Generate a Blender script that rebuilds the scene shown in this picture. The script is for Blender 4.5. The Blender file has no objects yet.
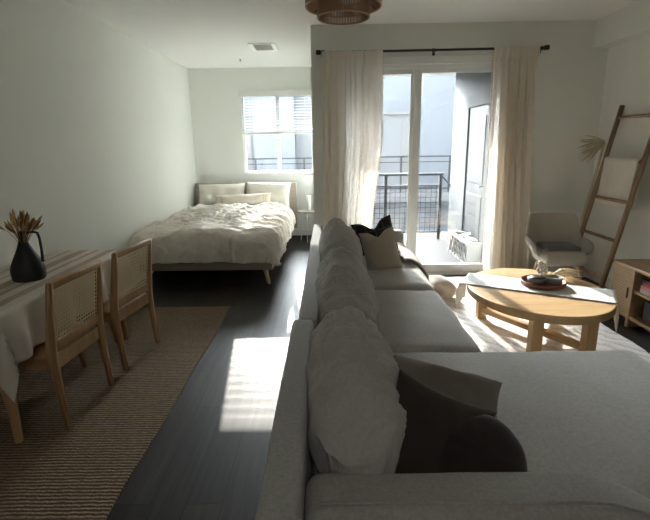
import bpy, bmesh, math, random
from mathutils import Vector, Matrix, Euler, noise
R = math.radians
PI = math.pi
COL = bpy.context.scene.collection
rnd = random.Random(7)

# ------------------------------------------------------------------ materials
def new_mat(name):
    m = bpy.data.materials.new(name); m.use_nodes = True
    nt = m.node_tree
    return m, nt, nt.nodes['Principled BSDF']

def N(nt, kind, **kw):
    n = nt.nodes.new(kind)
    for k, v in kw.items():
        if k in n.inputs: n.inputs[k].default_value = v
        else: setattr(n, k, v)
    return n

def coords(nt, scale=(1, 1, 1), rot=(0, 0, 0), kind='Object'):
    t = N(nt, 'ShaderNodeTexCoord'); mp = N(nt, 'ShaderNodeMapping')
    mp.inputs['Scale'].default_value = scale; mp.inputs['Rotation'].default_value = rot
    nt.links.new(t.outputs[kind], mp.inputs['Vector'])
    return mp.outputs['Vector']

def ramp(nt, fac, stops):
    r = N(nt, 'ShaderNodeValToRGB'); e = r.color_ramp.elements
    while len(e) < len(stops): e.new(0.5)
    for el, (p, c) in zip(e, stops):
        el.position = p; el.color = (*c, 1)
    nt.links.new(fac, r.inputs['Fac'])
    return r.outputs['Color']

def bump(nt, bs, height, strength=.2, dist=.01):
    b = N(nt, 'ShaderNodeBump'); b.inputs['Strength'].default_value = strength; b.inputs['Distance'].default_value = dist
    nt.links.new(height, b.inputs['Height']); nt.links.new(b.outputs['Normal'], bs.inputs['Normal'])

def plain(name, c, rough=.6, var=.06, scale=6, bs_=.0, bscale=60, metal=0, spec=.5, sheen=0):
    m, nt, bs = new_mat(name)
    bs.inputs['Roughness'].default_value = rough; bs.inputs['Metallic'].default_value = metal
    bs.inputs['Specular IOR Level'].default_value = spec
    if sheen: bs.inputs['Sheen Weight'].default_value = sheen
    v = coords(nt)
    n = N(nt, 'ShaderNodeTexNoise', Scale=scale, Detail=4.0)
    nt.links.new(v, n.inputs['Vector'])
    lo = tuple(x * (1 - var) for x in c); hi = tuple(min(1, x * (1 + var)) for x in c)
    nt.links.new(ramp(nt, n.outputs['Fac'], [(.3, lo), (.7, hi)]), bs.inputs['Base Color'])
    if bs_:
        n2 = N(nt, 'ShaderNodeTexNoise', Scale=bscale, Detail=3.0)
        nt.links.new(v, n2.inputs['Vector']); bump(nt, bs, n2.outputs['Fac'], bs_, .004)
    return m

def wood(name, c1, c2, axis='Z', rough=.45, scale=1.0):
    m, nt, bs = new_mat(name)
    s = {'X': (1.2, 14, 14), 'Y': (14, 1.2, 14), 'Z': (14, 14, 1.2)}[axis]
    v = coords(nt, tuple(q * scale for q in s))
    n = N(nt, 'ShaderNodeTexNoise', Scale=1.6, Detail=6.0, Distortion=.6)
    nt.links.new(v, n.inputs['Vector'])
    nt.links.new(ramp(nt, n.outputs['Fac'], [(.28, c1), (.72, c2)]), bs.inputs['Base Color'])
    bs.inputs['Roughness'].default_value = rough
    bump(nt, bs, n.outputs['Fac'], .08, .003)
    return m

def fabric(name, c, var=.1, weave=520, rough=.92, strength=.35, sheen=.15, big=5):
    m, nt, bs = new_mat(name)
    bs.inputs['Roughness'].default_value = rough; bs.inputs['Specular IOR Level'].default_value = .15
    bs.inputs['Sheen Weight'].default_value = sheen
    v = coords(nt)
    n = N(nt, 'ShaderNodeTexNoise', Scale=big, Detail=8.0, Roughness=.7); nt.links.new(v, n.inputs['Vector'])
    lo = tuple(x * (1 - var) for x in c); hi = tuple(min(1, x * (1 + var)) for x in c)
    nt.links.new(ramp(nt, n.outputs['Fac'], [(.32, lo), (.68, hi)]), bs.inputs['Base Color'])
    n2 = N(nt, 'ShaderNodeTexNoise', Scale=weave, Detail=2.0); nt.links.new(v, n2.inputs['Vector'])
    bump(nt, bs, n2.outputs['Fac'], strength, .002)
    return m

def wrinkled(name, c, scale, depth, **kw):
    m = fabric(name, c, **kw); nt = m.node_tree; bs = nt.nodes['Principled BSDF']
    n = N(nt, 'ShaderNodeTexNoise', Scale=1.0, Detail=5.0, Roughness=.55, Distortion=1.2)
    nt.links.new(coords(nt, scale), n.inputs['Vector'])
    b = N(nt, 'ShaderNodeBump'); b.inputs['Strength'].default_value = depth; b.inputs['Distance'].default_value = .06
    nt.links.new(n.outputs['Fac'], b.inputs['Height'])
    old = bs.inputs['Normal'].links[0].from_node
    nt.links.new(b.outputs['Normal'], old.inputs['Normal'])
    return m

def stripes(name, base, stripe, rects, axis='X', rough=.9):
    """cloth with woven bands: rects = list of (lo, hi) along the object's axis"""
    m, nt, bs = new_mat(name)
    bs.inputs['Roughness'].default_value = rough; bs.inputs['Specular IOR Level'].default_value = .15
    v = coords(nt); sep = N(nt, 'ShaderNodeSeparateXYZ'); nt.links.new(v, sep.inputs[0])
    cur = None
    for lo, hi in rects:
        a = N(nt, 'ShaderNodeMath', operation='GREATER_THAN'); a.inputs[1].default_value = lo
        b = N(nt, 'ShaderNodeMath', operation='LESS_THAN'); b.inputs[1].default_value = hi
        nt.links.new(sep.outputs[axis], a.inputs[0]); nt.links.new(sep.outputs[axis], b.inputs[0])
        c = N(nt, 'ShaderNodeMath', operation='MULTIPLY'); nt.links.new(a.outputs[0], c.inputs[0]); nt.links.new(b.outputs[0], c.inputs[1])
        if cur is None: cur = c
        else:
            d = N(nt, 'ShaderNodeMath', operation='MAXIMUM'); nt.links.new(cur.outputs[0], d.inputs[0]); nt.links.new(c.outputs[0], d.inputs[1]); cur = d
    nt.links.new(ramp(nt, cur.outputs[0], [(0, base), (1, stripe)]), bs.inputs['Base Color'])
    n2 = N(nt, 'ShaderNodeTexNoise', Scale=400.0); nt.links.new(v, n2.inputs['Vector']); bump(nt, bs, n2.outputs['Fac'], .3, .002)
    return m

def translucent(name, c, mix=.45, var=.05):
    m, nt, bs = new_mat(name)
    bs.inputs['Roughness'].default_value = .9; bs.inputs['Specular IOR Level'].default_value = .1
    v = coords(nt, (60, 60, 260)); n = N(nt, 'ShaderNodeTexNoise', Scale=2.0, Detail=3.0); nt.links.new(v, n.inputs['Vector'])
    col = ramp(nt, n.outputs['Fac'], [(.3, tuple(x * (1 - var) for x in c)), (.7, c)])
    nt.links.new(col, bs.inputs['Base Color'])
    t = N(nt, 'ShaderNodeBsdfTranslucent'); nt.links.new(col, t.inputs['Color'])
    mx = N(nt, 'ShaderNodeMixShader'); mx.inputs[0].default_value = mix
    nt.links.new(bs.outputs[0], mx.inputs[1]); nt.links.new(t.outputs[0], mx.inputs[2])
    nt.links.new(mx.outputs[0], nt.nodes['Material Output'].inputs['Surface'])
    return m

def glass_mat(name, tint=(.95, .97, .97), fac=.06):
    m, nt, bs = new_mat(name); nt.nodes.remove(bs)
    t = N(nt, 'ShaderNodeBsdfTransparent'); t.inputs[0].default_value = (*tint, 1)
    g = N(nt, 'ShaderNodeBsdfGlossy'); g.inputs['Roughness'].default_value = .02
    mx = N(nt, 'ShaderNodeMixShader'); mx.inputs[0].default_value = fac
    nt.links.new(t.outputs[0], mx.inputs[1]); nt.links.new(g.outputs[0], mx.inputs[2])
    nt.links.new(mx.outputs[0], nt.nodes['Material Output'].inputs['Surface'])
    return m

def floor_mat():
    m, nt, bs = new_mat('dark_plank_floor')
    v = coords(nt, (1, 1, 1), (0, 0, R(90)))
    b = N(nt, 'ShaderNodeTexBrick', Scale=1.0)
    b.inputs['Brick Width'].default_value = 1.22; b.inputs['Row Height'].default_value = .16
    b.inputs['Mortar Size'].default_value = .0018; b.inputs['Mortar Smooth'].default_value = .1
    b.inputs['Color1'].default_value = (.020, .0175, .017, 1); b.inputs['Color2'].default_value = (.036, .031, .029, 1)
    b.inputs['Mortar'].default_value = (.006, .005, .005, 1); b.offset = .37
    nt.links.new(v, b.inputs['Vector'])
    g = N(nt, 'ShaderNodeTexNoise', Scale=1.5, Detail=6.0, Distortion=.4)
    nt.links.new(coords(nt, (26, 1.3, 1)), g.inputs['Vector'])
    k = ramp(nt, g.outputs['Fac'], [(.3, (.62, .6, .6)), (.75, (1.35, 1.3, 1.25))])
    mx = N(nt, 'ShaderNodeMix', data_type='RGBA', blend_type='MULTIPLY'); mx.inputs[0].default_value = 1
    nt.links.new(b.outputs['Color'], mx.inputs[6]); nt.links.new(k, mx.inputs[7])
    nt.links.new(mx.outputs[2], bs.inputs['Base Color'])
    bs.inputs['Roughness'].default_value = .5; bs.inputs['Specular IOR Level'].default_value = .16
    bump(nt, bs, b.outputs['Fac'], -.12, .003)
    return m

def jute_mat():
    m, nt, bs = new_mat('jute_weave')
    v = coords(nt, (1, 1, 1))
    w = N(nt, 'ShaderNodeTexWave', wave_type='BANDS', bands_direction='Y', Scale=14.5, Distortion=2.2, Detail=3.0)
    w.inputs['Detail Scale'].default_value = 2.5
    nt.links.new(v, w.inputs['Vector'])
    n = N(nt, 'ShaderNodeTexNoise', Scale=1.0, Detail=5.0); nt.links.new(coords(nt, (60, 14, 1)), n.inputs['Vector'])
    ad = N(nt, 'ShaderNodeMath', operation='MULTIPLY'); nt.links.new(w.outputs['Fac'], ad.inputs[0]); nt.links.new(n.outputs['Fac'], ad.inputs[1])
    nt.links.new(ramp(nt, ad.outputs[0], [(.03, (.09, .062, .042)), (.25, (.185, .134, .09)), (.6, (.30, .225, .155))]), bs.inputs['Base Color'])
    bs.inputs['Roughness'].default_value = .95; bs.inputs['Specular IOR Level'].default_value = .1
    bump(nt, bs, ad.outputs[0], .9, .012)
    return m

def shag_mat():
    m, nt, bs = new_mat('ivory_rug_pile')
    v = coords(nt)
    w = N(nt, 'ShaderNodeTexWave', wave_type='BANDS', bands_direction='DIAGONAL', Scale=4.2, Distortion=5.0, Detail=3.0)
    w.inputs['Detail Scale'].default_value = 1.4; nt.links.new(v, w.inputs['Vector'])
    n = N(nt, 'ShaderNodeTexNoise', Scale=55.0, Detail=3.0); nt.links.new(v, n.inputs['Vector'])
    mu = N(nt, 'ShaderNodeMath', operation='ADD'); nt.links.new(w.outputs['Fac'], mu.inputs[0]); nt.links.new(n.outputs['Fac'], mu.inputs[1])
    nt.links.new(ramp(nt, mu.outputs[0], [(.36, (.46, .445, .43)), (.60, (.60, .585, .565)), (.8, (.70, .68, .66))]), bs.inputs['Base Color'])
    bs.inputs['Roughness'].default_value = .95; bs.inputs['Specular IOR Level'].default_value = .1
    bump(nt, bs, mu.outputs[0], .6, .005)
    return m

def cane_mat():
    """open hexagonal cane webbing: holes are really open"""
    m, nt, bs = new_mat('cane_webbing')
    bs.inputs['Base Color'].default_value = (.74, .61, .41, 1); bs.inputs['Roughness'].default_value = .6
    v = coords(nt, (1, 1, 1))
    sep = N(nt, 'ShaderNodeSeparateXYZ'); nt.links.new(v, sep.inputs[0])
    outs = []
    for ax in ('Y', 'Z'):
        k = N(nt, 'ShaderNodeMath', operation='MULTIPLY'); k.inputs[1].default_value = 2 * PI / .024
        nt.links.new(sep.outputs[ax], k.inputs[0])
        s = N(nt, 'ShaderNodeMath', operation='SINE'); nt.links.new(k.outputs[0], s.inputs[0]); outs.append(s)
    mu = N(nt, 'ShaderNodeMath', operation='MINIMUM'); nt.links.new(outs[0].outputs[0], mu.inputs[0]); nt.links.new(outs[1].outputs[0], mu.inputs[1])
    gt = N(nt, 'ShaderNodeMath', operation='GREATER_THAN'); gt.inputs[1].default_value = -.45; nt.links.new(mu.outputs[0], gt.inputs[0])
    t = N(nt, 'ShaderNodeBsdfTransparent'); mx = N(nt, 'ShaderNodeMixShader')
    nt.links.new(gt.outputs[0], mx.inputs[0]); nt.links.new(bs.outputs[0], mx.inputs[1]); nt.links.new(t.outputs[0], mx.inputs[2])
    nt.links.new(mx.outputs[0], nt.nodes['Material Output'].inputs['Surface'])
    return m

def grid_fabric(name, base, line):
    m, nt, bs = new_mat(name); bs.inputs['Roughness'].default_value = .95; bs.inputs['Specular IOR Level'].default_value = .1
    v = coords(nt)
    b = N(nt, 'ShaderNodeTexBrick', Scale=1.0); b.offset = 0
    b.inputs['Brick Width'].default_value = .09; b.inputs['Row Height'].default_value = .09
    b.inputs['Mortar Size'].default_value = .0035; b.inputs['Color1'].default_value = (*base, 1); b.inputs['Color2'].default_value = (*base, 1)
    b.inputs['Mortar'].default_value = (*line, 1)
    nt.links.new(v, b.inputs['Vector']); nt.links.new(b.outputs['Color'], bs.inputs['Base Color'])
    return m

def plank_mat(name, c, axis_rot=0, w=.14):
    m, nt, bs = new_mat(name); bs.inputs['Roughness'].default_value = .8
    b = N(nt, 'ShaderNodeTexBrick', Scale=1.0); b.offset = .5
    b.inputs['Brick Width'].default_value = 3.0; b.inputs['Row Height'].default_value = w; b.inputs['Mortar Size'].default_value = .012
    b.inputs['Color1'].default_value = (*c, 1); b.inputs['Color2'].default_value = (*[x * .9 for x in c], 1); b.inputs['Mortar'].default_value = (*[x * .3 for x in c], 1)
    nt.links.new(coords(nt, rot=(0, 0, R(axis_rot))), b.inputs['Vector']); nt.links.new(b.outputs['Color'], bs.inputs['Base Color'])
    return m

def tambour_mat(name, c):
    m, nt, bs = new_mat(name); bs.inputs['Roughness'].default_value = .6
    w = N(nt, 'ShaderNodeTexWave', wave_type='BANDS', bands_direction='Z', Scale=14.0, Distortion=.3)
    nt.links.new(coords(nt), w.inputs['Vector'])
    nt.links.new(ramp(nt, w.outputs['Fac'], [(.1, tuple(x * .7 for x in c)), (.6, c)]), bs.inputs['Base Color'])
    bump(nt, bs, w.outputs['Fac'], .4, .004)
    return m

def rattan_mat():
    m, nt, bs = new_mat('rattan_strands'); bs.inputs['Roughness'].default_value = .6
    bs.inputs['Base Color'].default_value = (.42, .25, .15, 1)
    return m

M = {}
M['wall'] = plain('wall_paint', (.775, .785, .745), .85, .015, 1.5, .06, 220, spec=.15)
M['ceil'] = plain('ceiling_paint', (.84, .84, .82), .85, .012, 1.2, .05, 200)
M['trimw'] = plain('white_trim_paint', (.72, .72, .70), .5, .02, 3)
M['vinyl'] = plain('white_vinyl', (.84, .85, .84), .4, .02, 3)
M['floor'] = floor_mat()
M['jute'] = jute_mat()
M['shag'] = shag_mat()
M['sofa'] = fabric('sofa_linen', (.305, .30, .282), .16, 420, strength=.5, big=90)
M['cushion'] = fabric('sofa_cushion_linen', (.38, .372, .348), .13, 420, strength=.4, big=70)
M['backcushion'] = wrinkled('back_cushion_linen', (.38, .372, .348), (2.5, 9, 4), .42, var=.10, weave=420, strength=.3, big=70)
M['taupe'] = fabric('taupe_linen', (.165, .147, .122), .1, 380)
M['taupe_lit'] = fabric('taupe_linen_lit', (.33, .29, .24), .1, 380)  # lit copy of the taupe: window light put into its colour
M['dark'] = fabric('espresso_linen', (.040, .032, .027), .15, 380)
M['dark2'] = fabric('charcoal_brown_velvet', (.026, .021, .019), .15, 300, sheen=.3)
M['grid'] = grid_fabric('black_windowpane_cloth', (.020, .018, .017), (.075, .068, .06))
M['duvet'] = wrinkled('ivory_duvet_linen', (.70, .65, .585), (3.5, 7, 5), .5, var=.04, weave=420)
M['pillow'] = fabric('ivory_pillow_cotton', (.68, .64, .57), .04, 420)
M['lumbar'] = stripes('lumbar_cloth', (.66, .60, .51), (.34, .28, .22), [(-.36, -.352), (-.33, -.322), (.322, .33), (.352, .36)], 'X')
M['bedwood'] = wood('greige_bed_upholstery', (.30, .25, .205), (.40, .34, .285), 'X', .8)
M['oak'] = wood('honey_oak', (.33, .19, .088), (.47, .29, .145), 'Z')
M['lightoak_x'] = wood('blond_oak', (.43, .275, .13), (.54, .37, .195), 'X', .4)
M['lightoak_z'] = wood('blond_oak_upright', (.43, .27, .125), (.54, .36, .185), 'Z', .45)
M['ladder'] = wood('ladder_teak', (.21, .135, .08), (.32, .21, .13), 'Z', .6)
M['console'] = wood('console_oak', (.27, .175, .095), (.38, .255, .145), 'Y', .5)
M['tambour'] = tambour_mat('tambour_door', (.36, .25, .14))
M['cane'] = cane_mat()
M['cloth'] = stripes('striped_table_linen', (.60, .55, .48), (.40, .32, .25),
                     [(-1.735, -1.675), (-1.83, -1.80), (-1.955, -1.88), (-2.04, -2.02)], 'X')
M['fringe'] = fabric('ivory_fringe', (.66, .62, .55), .08, 300)
M['runner'] = stripes('table_runner_linen', (.72, .72, .71), (.29, .30, .315), [(-.172, -.160), (.160, .172)], 'Y')
M['blackclay'] = plain('black_clay', (.012, .012, .012), .55, .2, 20, .1, 80)
M['blackmetal'] = plain('black_metal', (.014, .014, .014), .4, .1, 20)
M['curtain'] = translucent('linen_curtain', (.88, .83, .755), .58)
M['pom'] = fabric('curtain_trim', (.70, .62, .50), .1, 300)
M['glass'] = glass_mat('clear_glass')
M['blind'] = translucent('white_blind_slat', (.55, .565, .58), .15, .02)
M['rattan'] = rattan_mat()
M['wheat'] = plain('dried_wheat', (.50, .33, .15), .85, .25, 60)
M['wheatdark'] = plain('dried_foliage', (.22, .12, .055), .85, .25, 60)
M['palm'] = plain('dried_palm', (.56, .48, .36), .85, .15, 40)
M['straw'] = plain('pale_straw', (.82, .74, .56), .8, .1, 40)
M['petal'] = plain('white_petal', (.75, .72, .68), .7, .05, 30)
M['traywood'] = wood('mahogany_tray', (.13, .038, .022), (.22, .07, .04), 'X', .35)
M['bowl'] = plain('dark_stoneware', (.03, .028, .026), .4, .2, 40)
M['pewter'] = plain('pewter', (.20, .20, .19), .35, .1, 20, metal=.6)
M['stone'] = plain('grey_stoneware', (.42, .40, .37), .6, .1, 30)
M['tub'] = fabric('greige_boucle', (.40, .375, .33), .06, 260, strength=.6)
M['seatpad'] = fabric('slate_seat_pad', (.15, .145, .14), .08, 300)
M['towel'] = fabric('cream_knit', (.64, .60, .54), .06, 180, strength=.7)
M['pouf'] = fabric('cream_plush', (.50, .46, .41), .1, 120, strength=1.0, sheen=.4)
M['throwk'] = fabric('oat_knit_throw', (.55, .50, .43), .1, 120, strength=1.0, sheen=.4)
M['candle'] = plain('white_ceramic', (.75, .75, .73), .4, .02)
M['vent'] = plain('vent_enamel', (.95, .95, .94), .5, .02)
M['ventdark'] = plain('vent_shadow_gap', (.6, .6, .6), .8, .05)
M['rail'] = plain('grey_rail_paint', (.045, .05, .058), .5, .05)
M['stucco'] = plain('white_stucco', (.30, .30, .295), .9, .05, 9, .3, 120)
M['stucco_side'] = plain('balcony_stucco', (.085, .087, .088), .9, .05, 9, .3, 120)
M['stucco_blue'] = plain('pale_blue_stucco', (.28, .305, .34), .9, .03, 1, .2, 60)
M['stucco_grey'] = plain('pale_grey_stucco', (.29, .30, .315), .9, .03, 1, .2, 60)
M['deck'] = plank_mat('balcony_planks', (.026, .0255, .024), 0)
M['slab'] = plain('walkway_concrete', (.24, .245, .255), .9, .06, 4)
M['outdoor'] = plain('white_lattice_paint', (.50, .49, .47), .7, .05, 10)
M['closet'] = plain('grey_door_paint', (.07, .07, .07), .6, .03, 4)
M['ground'] = plain('pale_concrete', (.42, .42, .42), .9, .1, 3)
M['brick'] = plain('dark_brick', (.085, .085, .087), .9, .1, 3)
M['book_black'] = plain('black_cover', (.02, .02, .022), .5, .1)
M['book_pink'] = plain('dusty_pink_cover', (.48, .20, .20), .6, .05)
M['book_red'] = plain('red_cover', (.38, .06, .07), .6, .05)
M['book_white'] = plain('off_white_cover', (.50, .48, .45), .6, .05)
M['paper'] = plain('paper_edges', (.62, .58, .5), .8, .06, 60)
M['basket'] = plain('black_wicker', (.015, .016, .015), .6, .3, 80, .8, 90)

# ------------------------------------------------------------------ mesh helpers
def link_mesh(name, bm, mat, parent=None, smooth=False):
    bmesh.ops.recalc_face_normals(bm, faces=bm.faces)
    me = bpy.data.meshes.new(name); bm.to_mesh(me); bm.free()
    if smooth:
        for p in me.polygons: p.use_smooth = True
    for mm in (mat if isinstance(mat, (list, tuple)) else [mat]): me.materials.append(mm)
    o = bpy.data.objects.new(name, me); COL.objects.link(o)
    if parent: o.parent = parent
    return o

def tag(o, label, cat, group=None):
    o['label'] = label; o['category'] = cat
    if group: o['group'] = group
    return o

def struct(name, bm, mat, smooth=False):
    o = link_mesh(name, bm, mat, None, smooth); o['kind'] = 'structure'; return o

def thing(name, label, cat, loc=(0, 0, 0), rz=0, group=None):
    o = bpy.data.objects.new(name, None); COL.objects.link(o)
    o.location = loc; o.rotation_euler = (0, 0, rz); o.empty_display_size = .1
    return tag(o, label, cat, group)

def BM(): return bmesh.new()

def add_box(bm, x0, x1, y0, y1, z0, z1, bev=0, seg=2, mtx=None, midx=0):
    before = set(bm.faces)
    r = bmesh.ops.create_cube(bm, size=1)
    for v in r['verts']:
        v.co = Vector(((x0 + x1) / 2 + v.co.x * (x1 - x0), (y0 + y1) / 2 + v.co.y * (y1 - y0), (z0 + z1) / 2 + v.co.z * (z1 - z0)))
    if bev:
        es = list({e for v in r['verts'] for e in v.link_edges})
        bmesh.ops.bevel(bm, geom=es, offset=bev, segments=seg, affect='EDGES', profile=.5)
    nf = [f for f in bm.faces if f not in before]
    for f in nf: f.material_index = midx
    if mtx is not None:
        for v in {v for f in nf for v in f.verts}: v.co = mtx @ v.co
    return bm

def box(x0, x1, y0, y1, z0, z1, bev=0, seg=2):
    return add_box(BM(), x0, x1, y0, y1, z0, z1, bev, seg)

def add_tube(bm, pts, rad, seg=10, cap=True):
    pts = [Vector(p) for p in pts]; n = len(pts)
    rs = rad if isinstance(rad, (list, tuple)) else [rad] * n
    rings = []; prev = None
    for i, p in enumerate(pts):
        t = (pts[min(i + 1, n - 1)] - pts[max(i - 1, 0)]).normalized()
        if prev is None:
            a = Vector((0, 0, 1)) if abs(t.z) < .9 else Vector((1, 0, 0))
            u = t.cross(a).normalized()
        else:
            u = (prev - t * prev.dot(t)).normalized()
        prev = u; w = t.cross(u)
        rings.append([bm.verts.new(p + (u * math.cos(2 * PI * k / seg) + w * math.sin(2 * PI * k / seg)) * rs[i]) for k in range(seg)])
    for a, b in zip(rings, rings[1:]):
        for k in range(seg): bm.faces.new((a[k], a[(k + 1) % seg], b[(k + 1) % seg], b[k]))
    if cap:
        bm.faces.new(rings[0][::-1]); bm.faces.new(rings[-1])
    return bm

def add_lathe(bm, prof, seg=32, c=(0, 0, 0), cap=True):
    rings = []
    for r, z in prof:
        rings.append([bm.verts.new((c[0] + r * math.cos(2 * PI * k / seg), c[1] + r * math.sin(2 * PI * k / seg), c[2] + z)) for k in range(seg)])
    for a, b in zip(rings, rings[1:]):
        for k in range(seg): bm.faces.new((a[k], a[(k + 1) % seg], b[(k + 1) % seg], b[k]))
    if cap:
        bm.faces.new(rings[0][::-1]); bm.faces.new(rings[-1])
    return bm

def grid_surface(bm, nu, nv, fn):
    vs = [[bm.verts.new(fn(i / nu, j / nv)) for j in range(nv + 1)] for i in range(nu + 1)]
    for i in range(nu):
        for j in range(nv): bm.faces.new((vs[i][j], vs[i + 1][j], vs[i + 1][j + 1], vs[i][j + 1]))
    return vs

def fbm(p, s=1., o=4):
    return noise.fractal(Vector(p) * s, 1.0, 2.0, o)

def crease(p, sx, sy, sz, seed):
    """thin ridged folds"""
    v = noise.noise(Vector((p[0] * sx + seed, p[1] * sy - seed, p[2] * sz + seed * .5)))
    return (1 - abs(v) * 2.2) ** 3 if abs(v) < .45 else 0

def cushion(w, d, h, r=.07, n=26, puff=.03, sidepuff=.015, wr=None):
    """rounded, stuffed block centred on the origin; wr(p, nrm) gives displacement"""
    bm = BM(); bmesh.ops.create_cube(bm, size=2)
    bmesh.ops.subdivide_edges(bm, edges=bm.edges[:], cuts=n, use_grid_fill=True)
    H = Vector((w / 2, d / 2, h / 2)); rr = min(r, min(H) * .98)
    for v in bm.verts:
        q = Vector([math.sin(c * PI / 2) for c in v.co])
        p = Vector((q.x * H.x, q.y * H.y, q.z * H.z))
        inn = Vector([max(-(H[i] - rr), min(H[i] - rr, p[i])) for i in range(3)])
        dlt = p - inn
        nrm = dlt.normalized() if dlt.length > 1e-6 else Vector((0, 0, 1))
        pos = inn + nrm * rr
        u, vv, ww = q
        pos.z += nrm.z * puff * (1 - u * u) * (1 - vv * vv)
        pos.x += nrm.x * sidepuff * (1 - ww * ww) * (1 - vv * vv)
        pos.y += nrm.y * sidepuff * (1 - ww * ww) * (1 - u * u)
        if wr: pos += nrm * wr(pos, nrm, q)
        v.co = pos
    return bm

def throw_pillow(w, h, t, seed=0, n=26, wr=.012, pinch=.07, chop=0):
    bm = BM()
    def side(s):
        def f(a, b):
            u = math.sin((a * 2 - 1) * PI / 2); v = math.sin((b * 2 - 1) * PI / 2)
            x = w / 2 * u * (1 - pinch * (1 - v * v) * u * u); y = h / 2 * v * (1 - pinch * (1 - u * u) * v * v)
            prof = ((1 - u ** 4) * (1 - v ** 4)) ** .62
            y -= chop * math.exp(-(u / .34) ** 2) * max(0, v) ** 2
            z = s * t / 2 * prof
            z += s * prof ** .5 * wr * (fbm((x + seed, y - seed, s * 3.1), 5, 3) + .8 * crease((x, y, 0), 5, 5, 1, seed))
            return Vector((x, y, z))
        return f
    grid_surface(bm, n, n, side(1)); grid_surface(bm, n, n, side(-1))
    bmesh.ops.remove_doubles(bm, verts=bm.verts, dist=1e-5)
    return bm

def orient(o, loc, normal, up, roll=0):
    """local Z -> normal, local Y -> up (made square), then roll about the normal"""
    z = Vector(normal).normalized(); y = Vector(up); y = (y - z * y.dot(z)).normalized(); x = y.cross(z)
    m = Matrix((x, y, z)).transposed().to_4x4() @ Matrix.Rotation(roll, 4, 'Z')
    o.matrix_world = Matrix.Translation(loc) @ m
    return o

def copy_tree(o, parent=None):
    c = o.copy(); COL.objects.link(c)
    if parent: c.parent = parent
    for ch in list(o.children): copy_tree(ch, c)
    return c

def drape(x0, x1, y0, y1, zt, ov, n, r, fold=(12, .015), top=None, seed=0, flare=.1):
    """cloth lying on a rectangle and hanging over it; ov = overhang (x-, x+, y-, y+)"""
    bm = BM()
    A0, A1, B0, B1 = x0 - ov[0], x1 + ov[1], y0 - ov[2], y1 + ov[3]
    def f(a, b):
        X = A0 + (A1 - A0) * a; Y = B0 + (B1 - B0) * b
        cx = min(max(X, x0), x1); cy = min(max(Y, y0), y1)
        dx, dy = X - cx, Y - cy; d = math.hypot(dx, dy)
        z = zt; px, py = cx, cy
        if d > 1e-9:
            ux, uy = dx / d, dy / d
            arc = r * PI / 2
            if d < arc: hh = r * math.sin(d / r); vv = r * (1 - math.cos(d / r))
            else: hh = r + (flare + .30 * min(1, 2 * abs(ux * uy))) * (d - arc); vv = r + (d - arc)
            per = (math.atan2(uy, ux) * .35 + cx * uy * uy + cy * ux * ux)
            k = min(1, max(0, vv - r * .3) / .15) * (1 - .85 * (2 * abs(ux * uy)))
            hh += k * fold[1] * (math.sin(per * fold[0] + seed) + .6 * math.sin(per * fold[0] * 1.9 + seed * 2.3 + vv * 3))
            px += ux * hh; py += uy * hh; z -= vv
        if top: 
            off = top(X, Y, d); px += off[0]; py += off[1]; z += off[2]
        return Vector((px, py, z))
    grid_surface(bm, n[0], n[1], f)
    return bm

def solidify(o, t, offset=0):
    md = o.modifiers.new('thickness', 'SOLIDIFY'); md.thickness = t; md.offset = offset
    return o

# ------------------------------------------------------------------ room shell
XL, XR = -2.214, 2.98
YB, YD, YF = 7.80, 5.20, -3.2       # bed wall, balcony-door wall, wall behind the viewer
H = 2.735
TH = .16
XA = -.155                            # end of the balcony-door wall beside the bed alcove
WX0, WX1, WZ0, WZ1 = -1.385, -.215, 1.075, 2.335    # bed window opening
DX0, DX1, DZ1 = .10, 1.93, 2.36      # sliding door opening

struct('floor', box(XL - TH, XR + TH, YF - TH, YB + TH, -.08, 0), M['floor'])
struct('ceiling', box(XL - TH, XR + TH, YF - TH, YB + TH, H, H + .12), M['ceil'])
struct('wall_left', box(XL - TH, XL, YF - TH, YB + TH, 0, H), M['wall'])
struct('wall_right', box(XR, XR + TH, YF - TH, YD + TH, 0, H), M['wall'])
struct('wall_front', box(XL, XR, YF - TH, YF, 0, H), M['wall'])
b = BM()
add_box(b, XL, WX0, YB, YB + TH, 0, H); add_box(b, WX1, XA + TH, YB, YB + TH, 0, H)
add_box(b, WX0, WX1, YB, YB + TH, 0, WZ0); add_box(b, WX0, WX1, YB, YB + TH, WZ1, H)
struct('wall_back', b, M['wall'])
b = BM()
add_box(b, XA, DX0, YD, YD + TH, 0, H); add_box(b, DX1, XR, YD, YD + TH, 0, H); add_box(b, DX0, DX1, YD, YD + TH, DZ1, H)
struct('wall_balcony', b, M['wall'])
struct('wall_alcove', box(XA, XA + TH, YD + TH, YB, 0, H), M['wall'])
struct('trim_1', box(2.82, XR, YF, YD, 2.465, H), M['wall'])          # soffit along the right wall
def bb(name, *a): struct(name, box(*a, bev=.004, seg=1), M['trimw'])
bb('baseboard_left', XL, XL + .014, YF, YB, 0, .1)
bb('baseboard_back', XL + .014, XA, YB - .014, YB, 0, .1)
bb('baseboard_right', XR - .014, XR, YF, YD, 0, .1)
b = BM(); add_box(b, XA, DX0, YD - .014, YD, 0, .1); add_box(b, DX1, XR - .014, YD - .014, YD, 0, .1)
struct('baseboard_balcony', b, M['trimw'])
bb('baseboard_alcove', XA - .014, XA, YD, YB - .014, 0, .1)

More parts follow.
